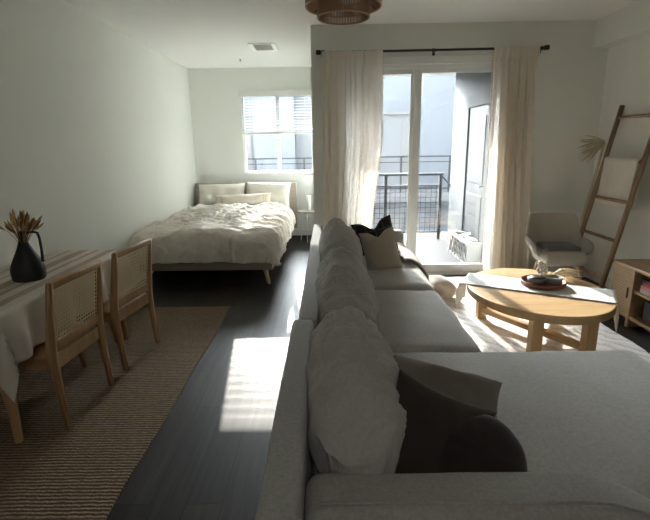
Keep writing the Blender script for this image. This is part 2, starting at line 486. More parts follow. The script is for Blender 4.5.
# bed window
w = bpy.data.objects.new('window_1', None); COL.objects.link(w); w['kind'] = 'structure'
yg = YB + .06
b = BM(); f = .032
add_box(b, WX0, WX0 + f, yg - .03, yg + .05, WZ0, WZ1); add_box(b, WX1 - f, WX1, yg - .03, yg + .05, WZ0, WZ1)
add_box(b, WX0 + f, WX1 - f, yg - .03, yg + .05, WZ0, WZ0 + f); add_box(b, WX0 + f, WX1 - f, yg - .03, yg + .05, WZ1 - f, WZ1)
xm = (WX0 + WX1) / 2
add_box(b, xm - .032, xm + .032, yg - .02, yg + .04, WZ0 + f, WZ1 - f)
link_mesh('window_frame', b, M['vinyl'], w)
link_mesh('pane', box(WX0 + f, xm - .032, yg + .005, yg + .011, WZ0 + f, WZ1 - f), M['glass'], w)
link_mesh('pane', box(xm + .032, WX1 - f, yg + .016, yg + .022, WZ0 + f, WZ1 - f), M['glass'], w)
link_mesh('window_sill', box(WX0 - .01, WX1 + .01, YB - .03, YB + .03, WZ0 - .03, WZ0 + .002, .004), M['trimw'], w)

# sliding balcony door
d = bpy.data.objects.new('door_1', None); COL.objects.link(d); d['kind'] = 'structure'
b = BM(); y0, y1 = YD + .02, YD + .13
add_box(b, DX0, DX0 + .06, y0, y1, 0, DZ1); add_box(b, DX1 - .045, DX1, y0, y1, 0, DZ1)
add_box(b, DX0 + .06, DX1 - .045, y0, y1, DZ1 - .055, DZ1); add_box(b, DX0 + .06, DX1 - .045, y0, y1 + .02, 0, .05)
add_box(b, DX0 - .0, DX1, YD - .012, YD + .02, DZ1 - .02, DZ1 + .055)
link_mesh('door_frame', b, M['vinyl'], d)
def leaf(name, xa, xb, ya, yb, sl, sr):
    bm = BM(); z0, z1 = .05, DZ1 - .055
    add_box(bm, xa, xa + sl, ya, yb, z0, z1, .004, 1); add_box(bm, xb - sr, xb, ya, yb, z0, z1, .004, 1)
    add_box(bm, xa + sl, xb - sr, ya, yb, z0, z0 + .075); add_box(bm, xa + sl, xb - sr, ya, yb, z1 - .05, z1)
    l = link_mesh(name, bm, M['vinyl'], d)
    link_mesh('pane', box(xa + sl, xb - sr, (ya + yb) / 2 - .003, (ya + yb) / 2 + .003, z0 + .075, z1 - .05), M['glass'], l)
    return l
leaf('fixed_leaf', DX0 + .06, 1.005, YD + .08, YD + .12, .06, .075)
sl = leaf('sliding_leaf', .950, DX1 - .045, YD + .032, YD + .072, .085, .05)
link_mesh('door_handle', box(DX1 - .085, DX1 - .06, YD + .005, YD + .032, .95, 1.15, .006), M['vinyl'], sl)

# ------------------------------------------------------------------ blinds on the bed window
t = thing('window_blind', 'white horizontal slat blind half lowered over the bed window', 'blind', (xm, YB - .035, WZ1))
bx0, bx1 = WX0 - .02 - xm, WX1 + .015 - xm
link_mesh('headrail', box(bx0, bx1, -.035, .035, -.045, .045, .005), M['trimw'], t)
b = BM(); zb = -.60; k = 0
z = -.07
while z > zb + .02:
    mt = Matrix.Translation((0, 0, z)) @ Matrix.Rotation(R(13), 4, 'X')
    add_box(b, bx0 + .03, bx1 - .02, -.025, .025, -.0014, .0014, mtx=mt); z -= .044
link_mesh('slats', b, M['blind'], t)
link_mesh('bottom_rail', box(bx0 + .03, bx1 - .02, -.026, .026, zb - .03, zb + .012, .006), M['trimw'], t)
for xx in (bx0 + .15, 0, bx1 - .15):
    link_mesh('ladder_cord', add_tube(BM(), [(xx, -.026, -.04), (xx, -.026, zb)], .0015, 5), M['trimw'], t)

# ------------------------------------------------------------------ curtains and rod
t = thing('curtain_rod', 'thin black metal curtain rod above the sliding balcony door', 'curtain rod', (0, YD - .075, 2.455))
link_mesh('rod', add_tube(BM(), [(-.07, 0, 0), (2.29, 0, .012)], .0125, 12), M['blackmetal'], t)
for x, zz in ((-.075, 0), (2.295, .012)):
    link_mesh('finial', box(x - .025, x + .025, -.022, .022, zz - .022, zz + .022, .006), M['blackmetal'], t)
for x in (-.03, 1.14, 2.255):
    b = BM(); add_box(b, x - .008, x + .008, 0, .075, -.008, .012); add_box(b, x - .014, x + .014, .068, .075, -.035, .035)
    link_mesh('bracket', b, M['blackmetal'], t)

def curtain(name, label, xs, nf, seed, trim_side):
    """xs: list of (z, xleft, xright) from top to bottom"""
    yc = YD - .075; nu, nv = 150, 60
    ztop, zbot = xs[0][0], xs[-1][0]
    def edges(z):
        for (za, la, ra), (zb_, lb, rb) in zip(xs, xs[1:]):
            if za >= z >= zb_:
                q = (za - z) / (za - zb_); q = q * q * (3 - 2 * q) if False else q
                return la + (lb - la) * q, ra + (rb - ra) * q
        return xs[-1][1:]
    rr = random.Random(seed)
    ph = [rr.uniform(0, 6.28) for _ in range(4)]
    def fn(a, bq):
        z = ztop + (zbot - ztop) * bq
        l, r_ = edges(z)
        s = bq
        warp = a + .025 * math.sin(a * 9 + ph[0]) + .012 * math.sin(a * 21 + ph[1] + s * 1.5)
        x = l + (r_ - l) * a + .006 * math.sin(a * 40 + s * 3)
        amp = (.018 + .034 * min(1, s * 5)) * (.75 + .35 * math.sin(a * 7 + ph[2]))
        y = -.012 + amp * (math.sin(2 * PI * nf * warp + .5 * math.sin(s * 3 + ph[3])) + .35 * math.sin(2 * PI * nf * 2.1 * warp + s * 2 + ph[1]))
        y += .010 * fbm((x * 6 + seed, z * 1.6, 0), 1, 3)
        if s < .035: y = -.030 + .45 * (y + .012)
        return Vector((x, y, z))
    root = thing(name, label, 'curtain', (0, yc, 0), 0, 'curtains at the balcony door')
    b = BM(); grid_surface(b, nu, nv, fn)
    o = link_mesh('curtain_panel', b, M['curtain'], root, True)
    b = BM()
    for j in range(2, 95):
        p = fn(trim_side, j / 95)
        bmesh.ops.create_icosphere(b, subdivisions=1, radius=.011, matrix=Matrix.Translation((p.x + (.009 if trim_side == 1 else -.009), p.y, p.z)))
    link_mesh('pompom_trim', b, M['pom'], root, True)
    return root
curtain('curtain', 'cream linen curtain left of the sliding glass door', [(2.462, -.04, .59), (1.5, -.045, .60), (.75, -.05, .515), (.03, -.055, .43)], 8.5, 3, 1)
curtain('curtain', 'cream linen curtain right of the glass door, swept towards the tub chair', [(2.474, 1.745, 2.215), (1.5, 1.76, 2.25), (.75, 1.775, 2.30), (.03, 1.80, 2.345)], 6.5, 11, 0)

# ------------------------------------------------------------------ ceiling vent, sprinkler, pendant
t = thing('ceiling_vent', 'small white louvred air vent on the ceiling over the bed end', 'vent', (-.78, 6.22, H))
b = BM()
for a in ((-.165, .165, -.23, -.165), (-.165, .165, .165, .23), (-.165, -.11, -.165, .165), (.11, .165, -.165, .165)):
    add_box(b, *a, -.014, 0)
link_mesh('vent_frame', b, M['vent'], t)
link_mesh('duct_back', box(-.11, .11, -.165, .165, -.004, 0), M['ventdark'], t)
b = BM()
for i in range(8):
    add_box(b, -.11, .11, -.022, .022, -.001, .001, mtx=Matrix.Translation((0, -.15 + i * .043, -.010)) @ Matrix.Rotation(R(24), 4, 'X'))
link_mesh('louvres', b, M['vent'], t)
t = thing('fire_sprinkler', 'tiny metal fire sprinkler head on the ceiling above the bed', 'sprinkler', (-1.22, 7.0, H))
link_mesh('escutcheon', add_lathe(BM(), [(.035, 0), (.035, -.006), (.012, -.012)], 16), M['vent'], t)
link_mesh('sprinkler_head', add_lathe(BM(), [(.008, -.008), (.008, -.03), (.016, -.032), (.016, -.035)], 12), M['pewter'], t)

PX, PY = .125, 3.42
t = thing('pendant_lamp', 'two-tier round brown rattan pendant lamp hanging from the ceiling', 'ceiling lamp', (PX, PY, H))
def drum(name, r, z0, z1, n, parent):
    b = BM()
    for zz in (z0, z1):
        pts = [(r * math.cos(2 * PI * k / 40), r * math.sin(2 * PI * k / 40), zz) for k in range(41)]
        add_tube(b, pts, .007, 6, False)
    o = link_mesh(name, b, M['rattan'], parent, True)
    b = BM()
    for k in range(n):
        a = 2 * PI * k / n; a2 = a + rnd.uniform(-.012, .012)
        add_tube(b, [(r * math.cos(a), r * math.sin(a), z0), (r * math.cos(a2), r * math.sin(a2), z1)], .0042, 5, False)
    link_mesh('strands', b, M['rattan'], o)
    b = BM(); pts = [(r * math.cos(2 * PI * k / 40), r * math.sin(2 * PI * k / 40), z0 + .0) for k in range(41)]
    return o
drum('lower_shade', .176, -.372, -.25, 96, t)
drum('upper_shade', .255, -.305, -.10, 130, t)
for k in range(3):
    a = 2 * PI * k / 3 + .4
    link_mesh('spoke', add_tube(BM(), [(0, 0, -.11), (.255 * math.cos(a), .255 * math.sin(a), -.10)], .004, 6), M['blackmetal'], t)
    link_mesh('spoke', add_tube(BM(), [(.255 * math.cos(a), .255 * math.sin(a), -.305), (.178 * math.cos(a), .178 * math.sin(a), -.25)], .004, 6), M['blackmetal'], t)
link_mesh('stem', add_tube(BM(), [(0, 0, 0), (0, 0, -.17)], .008, 8), M['blackmetal'], t)
link_mesh('canopy', add_lathe(BM(), [(.06, 0), (.06, -.02), (.02, -.03)], 24), M['blackmetal'], t)
link_mesh('bulb', add_lathe(BM(), [(.015, -.17), (.018, -.2), (.035, -.235), (.03, -.265), (.008, -.28)], 16), M['candle'], t, True)

# ------------------------------------------------------------------ rugs
b = BM()
grid_surface(b, 60, 120, lambda a, c: Vector((-2.19 + (1.24 + .006 * math.sin(c * 31)) * a, -1.2 + 5.385 * c, .011 + .002 * fbm((a * 9, c * 40, 0), 1, 2))))
o = link_mesh('jute_rug', b, M['jute'], None); solidify(o, .010, -1)
tag(o, 'brown ribbed jute rug under the dining table and chairs', 'rug')
b = BM()
grid_surface(b, 40, 60, lambda a, c: Vector((.3 + 2.0 * a + .01 * math.sin(c * 25), 2.3 + 2.72 * c + .01 * math.sin(a * 21), .016 + .004 * fbm((a * 30, c * 40, 0), 1, 2))))
o = link_mesh('area_rug', b, M['shag'], None); solidify(o, .015, -1)
tag(o, 'ivory and grey patterned rug under the oval coffee table', 'rug')

# ------------------------------------------------------------------ bed
BX0, BX1, BY0, BY1 = -2.13, -.63, 4.94, 7.62
t = thing('bed', 'low double bed with greige frame and headboard below the window', 'bed', (0, 0, 0))
b = BM()
add_box(b, BX0, BX1, BY0, BY0 + .045, .165, .255, .008); add_box(b, BX0, BX0 + .04, BY0 + .045, BY1, .165, .255); add_box(b, BX1 - .04, BX1, BY0 + .045, BY1, .165, .255)
add_box(b, BX0 + .04, BX1 - .04, BY0 + .045, BY1, .17, .2)
link_mesh('bed_frame', b, M['bedwood'], t)
link_mesh('headboard', box(-2.19, -.515, BY1, BY1 + .07, .16, .935, .012, 3), M['bedwood'], t)
for x, y, sx, sy in ((BX1 - .09, BY0 + .06, .045, -.055), (BX0 + .09, BY0 + .06, -.03, -.055), (BX1 - .09, BY1 - .1, .045, .03), (BX0 + .09, BY1 - .1, -.03, .03)):
    link_mesh('leg', add_tube(BM(), [(x, y, .17), (x + sx, y + sy, 0)], [.028, .017], 12), M['oak'], t)
o = link_mesh('mattress', cushion(1.44, BY1 - BY0 - .08, .26, .06, 10, .01, .01), M['pillow'], t, True)
o.location = ((BX0 + BX1) / 2, (BY0 + BY1) / 2 + .02, .33)

def duvet_top(X, Y, d):
    g = max(0, 1 - d * 2.2)
    bump_ = .055 * (1 - ((X - (BX0 + BX1) / 2) / .95) ** 2)
    far = max(0., min(1., (Y - 5.15) / .5))
    wx, wy = X + .10 * fbm((X * 2, Y * 2, 7), 1, 3), Y + .10 * fbm((X * 2.3, Y * 2, 2), 1, 3)
    w1 = .040 * fbm((X * 2.2, Y * 1.9, 3.3), 1, 5)
    w2 = .045 * crease((wx, wy, 0), 1.5, 4.6, 1, 1.7) + .030 * crease((wx, wy, 0), 3.0, 8.5, 1, 5.1) + .018 * crease((wx, wy, 0), 7, 13, 1, 3.1)
    right = max(0, min(1, (X - (BX1 - .40)) / .4))
    w3 = right * .034 * math.sin(Y * 24 + 2.6 * math.sin(Y * 2.1) + X * 5)
    w4 = .020 * crease((wx, wy, 0), 3.5, 3.5, 1, 8.8)
    z = g * (bump_ + w1 + w2 * far + w4 * (1 - far)) + w3 * .8 + .03 * (1 - far) * g
    hang = 1 if d > .05 else 0
    return (w3 * .9 + hang * .03 * fbm((X * 3, Y * 3, 9), 1, 4), hang * (.035 * fbm((X * 2.5, Y * 3, 1), 1, 4) - .02 * crease((X, Y, 0), 4, 3, 1, 2.2)), z)
b = drape(BX0 + .02, BX1 - .06, BY0 + .02, 7.12, .535, (.12, .31, .34, .02), (170, 190), .13, (17, .010), duvet_top, 2., .10)
for v in b.verts:                                   # the left side is pushed up by the wall
    if v.co.x < XL + .03: v.co.x = XL + .03
    if v.co.z < .255 and v.co.y < 6: v.co.z = .255 + .012 * math.sin(v.co.x * 9)
o = link_mesh('duvet', b, M['duvet'], t, True); solidify(o, .03, 0)

def bed_pillow(name, label, w, h, th, loc, nrm, roll, mat, seed, cat='pillow', group=None):
    o = link_mesh(name, throw_pillow(w, h, th, seed, 24, .016, .05), mat, None, True)
    tag(o, label, cat, group); orient(o, loc, nrm, (0, 0, 1), roll); return o
bed_pillow('bed_pillow', 'ivory bed pillow leaning on the left half of the headboard', .76, .42, .20, (-1.72, 7.44, .735), (.04, -1, .42), R(1), M['pillow'], 2.2, group='pillows on the bed')
bed_pillow('bed_pillow', 'ivory bed pillow leaning on the right half of the headboard', .74, .43, .20, (-.97, 7.44, .745), (-.05, -1, .42), R(-2), M['pillow'], 6.4, group='pillows on the bed')
bed_pillow('lumbar_pillow', 'long slim cream lumbar pillow with thin dark end stripes on the bed', .90, .22, .13, (-1.34, 7.24, .68), (.0, -1, .55), R(2), M['lumbar'], 9.1)

# nightstand + jar
t = thing('side_table', 'small round wooden bedside table right of the bed', 'bedside table', (-.33, 7.30, 0))
link_mesh('tabletop', add_lathe(BM(), [(.155, .475), (.16, .48), (.16, .495), (.155, .5)], 36), M['bedwood'], t)
for k in range(3):
    a = R(30 + 120 * k)
    link_mesh('leg', add_tube(BM(), [(.09 * math.cos(a), .09 * math.sin(a), .475), (.13 * math.cos(a), .13 * math.sin(a), 0)], [.009, .007], 10), M['trimw'], t)
t = thing('cylinder_vase', 'plain white cylindrical vase on the round bedside table', 'vase', (-.300, 7.30, .5))
link_mesh('vase_body', add_lathe(BM(), [(.030, 0), (.034, .006), (.034, .235), (.030, .24), (.027, .235), (.026, .05)], 24), M['candle'], t, True)

# ------------------------------------------------------------------ dining table, cloth, vase
TX0, TX1, TY0, TY1, TZ = -2.16, -1.615, 2.05, 3.50, .735
t = thing('dining_table', 'narrow wooden dining table against the left wall, under a striped cloth', 'table')
link_mesh('tabletop', box(TX0, TX1, TY0, TY1, TZ - .03, TZ, .008), M['oak'], t)
b = BM()
add_box(b, TX0 + .06, TX0 + .08, TY0 + .06, TY1 - .06, TZ - .1, TZ - .03); add_box(b, TX1 - .08, TX1 - .06, TY0 + .06, TY1 - .06, TZ - .1, TZ - .03)
add_box(b, TX0 + .08, TX1 - .08, TY0 + .06, TY0 + .08, TZ - .1, TZ - .03); add_box(b, TX0 + .08, TX1 - .08, TY1 - .08, TY1 - .06, TZ - .1, TZ - .03)
link_mesh('apron', b, M['oak'], t)
for x in (TX0 + .06, TX1 - .045):
    for y in (TY0 + .06, TY1 - .06):
        link_mesh('leg', add_tube(BM(), [(x, y, TZ - .03), (x, y, .012)], [.032, .021], 14), M['oak'], t)
t = thing('tablecloth', 'cream linen tablecloth with brown stripes, hanging off the dining table', 'tablecloth')
b = drape(TX0 + .015, TX1 - .005, TY0 + .01, TY1 - .005, TZ + .006, (.0, .27, .30, .0), (60, 110), .015, (15, .022),
          lambda X, Y, d: (0, 0, .002 * fbm((X * 7, Y * 7, 0), 1, 3)), 1.0, .10)
o = link_mesh('cloth', b, M['cloth'], t, True); solidify(o, .004, 1)
b = BM()
for i in range(46):
    x = TX0 + .02 + (TX1 - TX0 - .02) * i / 45
    q = rnd.uniform(-.008, .008)
    add_tube(b, [(x, TY1 - .01, TZ + .009), (x + q * .3, TY1 + .012, TZ + .002), (x + q, TY1 + .018, TZ - .06), (x + q * 1.6, TY1 + .016, TZ - .11 + q)], .0036, 5)
for i in range(20):
    y = TY1 - .19 + .19 * i / 19; q = rnd.uniform(-.008, .008)
    add_tube(b, [(TX1 - .01, y, TZ + .009), (TX1 + .022, y, TZ + .006), (TX1 + .034, y + q, TZ - .05), (TX1 + .034, y + q * 1.5, TZ - .10 + q)], .004, 5)
link_mesh('fringe', b, M['fringe'], t)

VX, VY, VZ = -1.845, 2.69, TZ + .0095
t = thing('jug_vase', 'matte black clay jug vase holding dried stems on the dining table', 'vase', (VX, VY, VZ))
link_mesh('vase_body', add_lathe(BM(), [(.084, 0), (.092, .01), (.094, .06), (.089, .085), (.073, .125), (.053, .165), (.036, .205), (.024, .24), (.021, .275), (.024, .30), (.020, .298), (.016, .26)], 40), M['blackclay'], t, True)
link_mesh('jug_handle', add_tube(BM(), [(.018, .0, .288), (.06, .015, .292), (.082, .02, .285), (.088, .022, .25), (.088, .024, .18), (.086, .022, .105)], [.008, .0075, .008, .0075, .0075, .009], 10), M['blackclay'], t, True)
t = thing('dried_bouquet', 'bunch of golden dried grasses in the black jug vase', 'dried flowers', (VX, VY, VZ + .27))
b = BM(); b2 = BM()
for i in range(46):
    a = rnd.uniform(0, 2 * PI); s = rnd.uniform(.02, .125) ; hgt = rnd.uniform(.08, .155) - s * .25
    top = Vector((s * math.cos(a), s * math.sin(a), hgt)); base = Vector((.010 * math.cos(a), .010 * math.sin(a), -.06))
    mid = base.lerp(top, .5) + Vector((0, 0, .02))
    tgt = b if i % 3 else b2
    add_tube(tgt, [base, mid, top], [.0016, .0016, .0014], 4)
    dirv = (top - mid).normalized()
    add_tube(tgt, [top - dirv * .05, top - dirv * .025, top, top + dirv * .02], [.002, .0075, .007, .001], 6)
link_mesh('grass_heads', b, M['wheat'], t); link_mesh('dark_stems', b2, M['wheatdark'], t)

# ------------------------------------------------------------------ dining chairs (local: faces -X, rear posts at x = 0)
def make_chair(label):
    W = .495
    t = thing('dining_chair', label, 'chair', (0, 0, 0), 0, 'cane-back dining chairs')
    def post(y, inner):
        bm = BM()
        prof = [(-.0, .012, .030, .028), (-.018, .25, .036, .036), (-.030, .43, .046, .046), (-.024, .50, .046, .044), (.004, .70, .036, .038), (.026, .858, .030, .034)]
        rings = []
        for x, z, dx, dy in prof:
            rings.append([bm.verts.new((x + sx * dx / 2, y + sy * dy / 2, z)) for sx, sy in ((-1, -1), (1, -1), (1, 1), (-1, 1))])
        for a, c in zip(rings, rings[1:]):
            for k in range(4): bm.faces.new((a[k], a[(k + 1) % 4], c[(k + 1) % 4], c[k]))
        bm.faces.new(rings[0][::-1]); bm.faces.new(rings[-1])
        bmesh.ops.bevel(bm, geom=[e for e in bm.edges], offset=.007, segments=2, affect='EDGES')
        return bm
    for y in (-W / 2 + .018, W / 2 - .018): link_mesh('rear_leg', post(y, 0), M['oak'], t, True)
    for y in (-W / 2 + .04, W / 2 - .04):
        link_mesh('front_leg', add_tube(BM(), [(-.37, y, .43), (-.355, y, .22), (-.33, y, .012)], [.023, .021, .015], 10), M['oak'], t, True)
    yi = W / 2 - .035
    def lean(z): return -.024 + .050 * (z - .5) / .358
    b = BM(); add_box(b, -.015, .015, -W / 2 + .012, W / 2 - .012, -.021, .021, .008, 2, Matrix.Translation((lean(.838), 0, .838)) @ Matrix.Rotation(R(8), 4, 'Y'))
    link_mesh('top_rail', b, M['oak'], t, True)
    b = BM(); add_box(b, -.012, .012, -yi, yi, -.03, .03, .005, 2, Matrix.Translation((lean(.49), 0, .485)) @ Matrix.Rotation(R(8), 4, 'Y'))
    link_mesh('lower_rail', b, M['oak'], t, True)
    zc = .665; hh = .155
    b = BM(); add_box(b, -.002, .002, -yi, yi, -hh, hh)
    o = link_mesh('cane_panel', b, M['cane'], t); o.location = (lean(zc), 0, zc); o.rotation_euler = (0, R(8), 0)
    b = BM(); add_box(b, -.41, -.045, -W / 2 + .022, W / 2 - .022, .405, .438, .012, 3)
    link_mesh('seat', b, M['oak'], t, True)
    b = BM(); add_box(b, -.385, -.03, -W / 2 + .03, -W / 2 + .05, .36, .41); add_box(b, -.385, -.03, W / 2 - .05, W / 2 - .03, .36, .41); add_box(b, -.39, -.37, -W / 2 + .05, W / 2 - .05, .36, .41)
    add_box(b, -.04, -.02, -W / 2 + .05, W / 2 - .05, .36, .44)
    link_mesh('seat_rail', b, M['oak'], t)
    return t
c1 = make_chair('oak cane-back dining chair nearest the camera, tucked under the striped table')
c1.location = (-1.440, 2.452, .0); c1.rotation_euler = (0, 0, R(-3.5))
c2 = copy_tree(c1); c2['label'] = 'oak cane-back dining chair nearer the bed, at the far end of the table'
c2.location = (-1.395, 3.122, .0); c2.rotation_euler = (0, 0, R(-7))

# ------------------------------------------------------------------ sofa
t = thing('sectional_sofa', 'large grey linen sectional sofa with a wide chaise', 'sofa')
def soft(x0, x1, y0, y1, z0, z1, r=.03, n=14, puff=.0, side=.0, wr=None):
    bm = cushion(x1 - x0, y1 - y0, z1 - z0, r, n, puff, side, wr)
    for v in bm.verts: v.co += Vector(((x0 + x1) / 2, (y0 + y1) / 2, (z0 + z1) / 2))
    return bm
fine = lambda p, nrm, q: .0035 * fbm((p.x * 4, p.y * 4, p.z * 4), 1, 3)
link_mesh('base', soft(-.175, .80, 2.13, 4.99, .05, .27, .02, 8), M['sofa'], t, True)
link_mesh('chaise_base', soft(-.18, 1.60, .96, 2.12, .05, .27, .02, 8), M['sofa'], t, True)
link_mesh('back_panel', soft(-.182, -.078, .80, 2.135, .05, .68, .022, 16, 0, .004, fine), M['sofa'], t, True)
link_mesh('back_panel', soft(-.158, -.058, 2.142, 4.99, .05, .675, .022, 16, 0, .004, fine), M['sofa'], t, True)
bm = soft(-.072, 1.02, .975, 1.172, .05, .582, .045, 26, .006, .008, fine)
for v in bm.verts:
    k = max(0, (v.co.x - .66) / .36); v.co.z -= .15 * k * k * max(0, (v.co.z - .2) / .375)
link_mesh('armrest', bm, M['sofa'], t, True)
bm = BM(); add_tube(bm, [(-.03 + i * (.98 / 24), 1.022, .5885 - .15 * max(0, (-.03 + i * .98 / 24 - .66) / .36) ** 2) for i in range(25)], .0045, 6)
link_mesh('piping', bm, M['sofa'], t, True)
link_mesh('armrest', soft(-.05, .815, 4.79, 4.99, .05, .615, .045, 18, .006, .01, fine), M['sofa'], t, True)
def seatwr(seed):
    def f(p, nrm, q):
        if nrm.z < .1: return .004 * fbm((p.x * 5, p.y * 5, seed), 1, 2)
        return .006 * fbm((p.x * 3.2 + seed, p.y * 3.2, p.z), 1, 4) + .006 * crease(p, 2.0, 1.4, 1, seed)
    return f
link_mesh('chaise_cushion', soft(-.05, 1.61, 1.16, 2.235, .26, .458, .065, 44, .026, .012, seatwr(1.3)), M['cushion'], t, True)
link_mesh('seat_cushion', soft(-.04, .845, 2.25, 3.36, .26, .440, .075, 30, .030, .014, seatwr(4.4)), M['cushion'], t, True)
link_mesh('seat_cushion', soft(-.04, .845, 3.37, 4.78, .26, .440, .075, 30, .030, .014, seatwr(8.2)), M['cushion'], t, True)
def backwr(seed, amt=1.):
    def f(p, nrm, q):
        w_ = Vector((p.x + .08 * fbm((p.x * 3, p.y * 3, p.z * 3 + seed), 1, 3), p.y + .06 * fbm((p.x * 4 + seed, p.y * 3, p.z * 4), 1, 3), p.z))
        a = .007 * fbm((p.x * 4 + seed, p.y * 3, p.z * 4), 1, 4)
        c = .026 * crease(w_, 1.6, 7.5, 2.0, seed) + .024 * crease(w_, 2.0, 14, 3, seed * 2.1) + .012 * crease(w_, 5, 24, 5, seed * 1.3)
        return amt * (a + c * (.35 + .65 * max(0, nrm.z) + .3 * max(0, nrm.x)))
    return f
def back_cushion(y0, y1, zt, lean, seed, th=.27, x=.075, tp=.26):
    ln = y1 - y0
    bm = cushion(th, ln, zt - .42, .115, 64, .035, .035, backwr(seed))
    h = (zt - .42) / 2
    for v in bm.verts:
        k = v.co.y / (ln / 2)
        if v.co.z > 0: v.co.z -= (.19 * abs(k) ** 3.2) * (v.co.z / h)
        v.co.x *= 1 - (tp if k > 0 else tp * .5) * abs(k) ** 3 - .20 * max(0, v.co.z / h)
    o = link_mesh('back_cushion', bm, M['backcushion'], t, True)
    o.location = (x, (y0 + y1) / 2, .43 + h); o.rotation_euler = (0, R(-lean), 0)
    return o
back_cushion(1.18, 2.11, .80, 6, 2.6, .275, .082, .22)
back_cushion(2.16, 3.34, .80, 6, 7.9, .28, .09)
back_cushion(3.38, 4.36, .815, 6, 13.1, .28, .095)
for x, y in ((-.12, .95), (1.5, 1.02), (1.5, 2.05), (.74, 4.9), (-.1, 4.9), (.74, 2.3)):
    link_mesh('foot', add_tube(BM(), [(x, y, .055), (x, y, .0 if not (.3 < x < 2.3 and y > 2.3) else .017)], [.025, .02], 10), M['oak'], t)

def cushion_on(name, label, w, h, th, loc, nrm, up, roll, mat, seed, pinch=.07, chop=0):
    o = link_mesh(name, throw_pillow(w, h, th, seed, 30, .016, pinch, chop), mat, None, True)
    tag(o, label, 'cushion', 'throw cushions on the sofa'); orient(o, loc, nrm, up, roll); return o
cushion_on('throw_pillow', 'black throw cushion with pale windowpane lines at the far end of the sofa', .42, .42, .14, (.475, 4.42, .60), (.15, -1, .32), (0, 0, 1), R(12), M['grid'], 3.1, .07, .09)
cushion_on('throw_pillow', 'taupe throw cushion in front of the black windowpane cushion', .32, .37, .16, (.462, 3.90, .615), (.15, -1, .36), (0, 0, 1), R(9), M['taupe_lit'], 5.7, .07, .055)
cushion_on('throw_pillow', 'taupe-grey throw cushion lying behind the dark ones on the chaise', .48, .37, .15, (.425, 1.55, .548), (.12, -.45, .88), (0, .82, .56), R(-15), M['taupe'], 8.3, .12)
cushion_on('throw_pillow', 'dark brown square throw cushion standing beside the near back cushion', .36, .34, .13, (.340, 1.335, .560), (.05, -.85, .55), (0, 0, 1), R(-26), M['dark'], 1.9, .10)
# round cushion
bm = BM()
prof = []
for i in range(17):
    a = -PI / 2 + PI * i / 16
    prof.append((.150 * (abs(math.cos(a)) ** .55) + .0005, .075 * math.sin(a)))
add_lathe(bm, prof, 40)
for v in bm.verts:
    a = math.atan2(v.co.y, v.co.x); rr = math.hypot(v.co.x, v.co.y) / .150
    v.co.z *= 1 + .04 * rr * math.sin(a * 11); v.co.z += .006 * fbm((v.co.x * 8, v.co.y * 8, 4), 1, 3)
o = link_mesh('round_pillow', bm, M['dark2'], None, True)
tag(o, 'round near-black velvet cushion behind the near armrest', 'cushion', 'throw cushions on the sofa')
orient(o, (.484, 1.285, .515), (.05, -.66, .75), (0, 0, 1), 0)

# cream floor cushion + throw by the far end of the sofa
def pouf_wr(p, nrm, q): return .02 * fbm((p.x * 5, p.y * 5, p.z * 5), 1, 4)
o = link_mesh('floor_cushion', cushion(.27, .34, .16, .078, 20, .025, .02, pouf_wr), M['pouf'], None, True)
o.location = (1.10, 4.36, .125); o.rotation_euler = (0, 0, R(14))
tag(o, 'cream plush floor cushion on the rug beside the sofa', 'floor cushion')
b = BM()
def throw_fn(a, c):
    y = 3.98 + .74 * a + .03 * math.sin(c * 5) + .02 * math.sin(c * 13)
    s = c * .62
    if s < .17: x, z = .68 + s, .488 - .08 * (s / .17) ** 3
    else: x, z = .85 + .04 * min(1, (s - .17) / .08), .408 - (s - .17) * .72
    z += .022 * abs(fbm((x * 9, y * 9, 2), 1, 4)); x += .012 * math.sin(a * 17 + c * 3)
    return Vector((x, y, z))
grid_surface(b, 30, 40, throw_fn)
o = link_mesh('throw_blanket', b, M['throwk'], None, True); solidify(o, .018, 1)
tag(o, 'oat knit throw draped over the front edge of the far seat', 'blanket')

# ------------------------------------------------------------------ coffee table
CX, CY, CZ = 1.60, 3.35, .425
t = thing('coffee_table', 'oval blond oak coffee table with square legs and a low crossbar', 'coffee table', (CX, CY, 0))
def ov(rx, ry, prof, seg=72):
    bm = BM(); rings = []
    for s, z in prof:
        rings.append([bm.verts.new(((rx + s) * math.cos(2 * PI * k / seg), (ry + s) * math.sin(2 * PI * k / seg), z)) for k in range(seg)])
    for a, c in zip(rings, rings[1:]):
        for k in range(seg): bm.faces.new((a[k], a[(k + 1) % seg], c[(k + 1) % seg], c[k]))
    bm.faces.new(rings[0][::-1]); bm.faces.new(rings[-1]); return bm
link_mesh('tabletop', ov(.5, .6, [(-.012, CZ - .062), (0, CZ - .055), (0, CZ - .004), (-.005, CZ)]), M['lightoak_x'], t)
LEG = [(-.27, .40), (.27, .40), (-.175, -.42), (.205, -.41)]
for x, y in LEG:
    bm = BM(); add_box(bm, -.038, .038, -.038, .038, .017, CZ - .06, .005, 2, Matrix.Translation((x, y, 0)))
    link_mesh('leg', bm, M['lightoak_z'], t)
for (a, c) in ((0, 3), (1, 2)):
    p, q = Vector((*LEG[a], 0)), Vector((*LEG[c], 0)); dv = q - p; L_ = dv.length
    bm = BM(); zo = .09 if a == 0 else .0901
    add_box(bm, .03, L_ - .03, -.03, .03, zo, zo + .045, .004, 1, Matrix.Translation(p) @ Matrix.Rotation(math.atan2(dv.y, dv.x), 4, 'Z'))
    link_mesh('stretcher', bm, M['lightoak_x'], t)

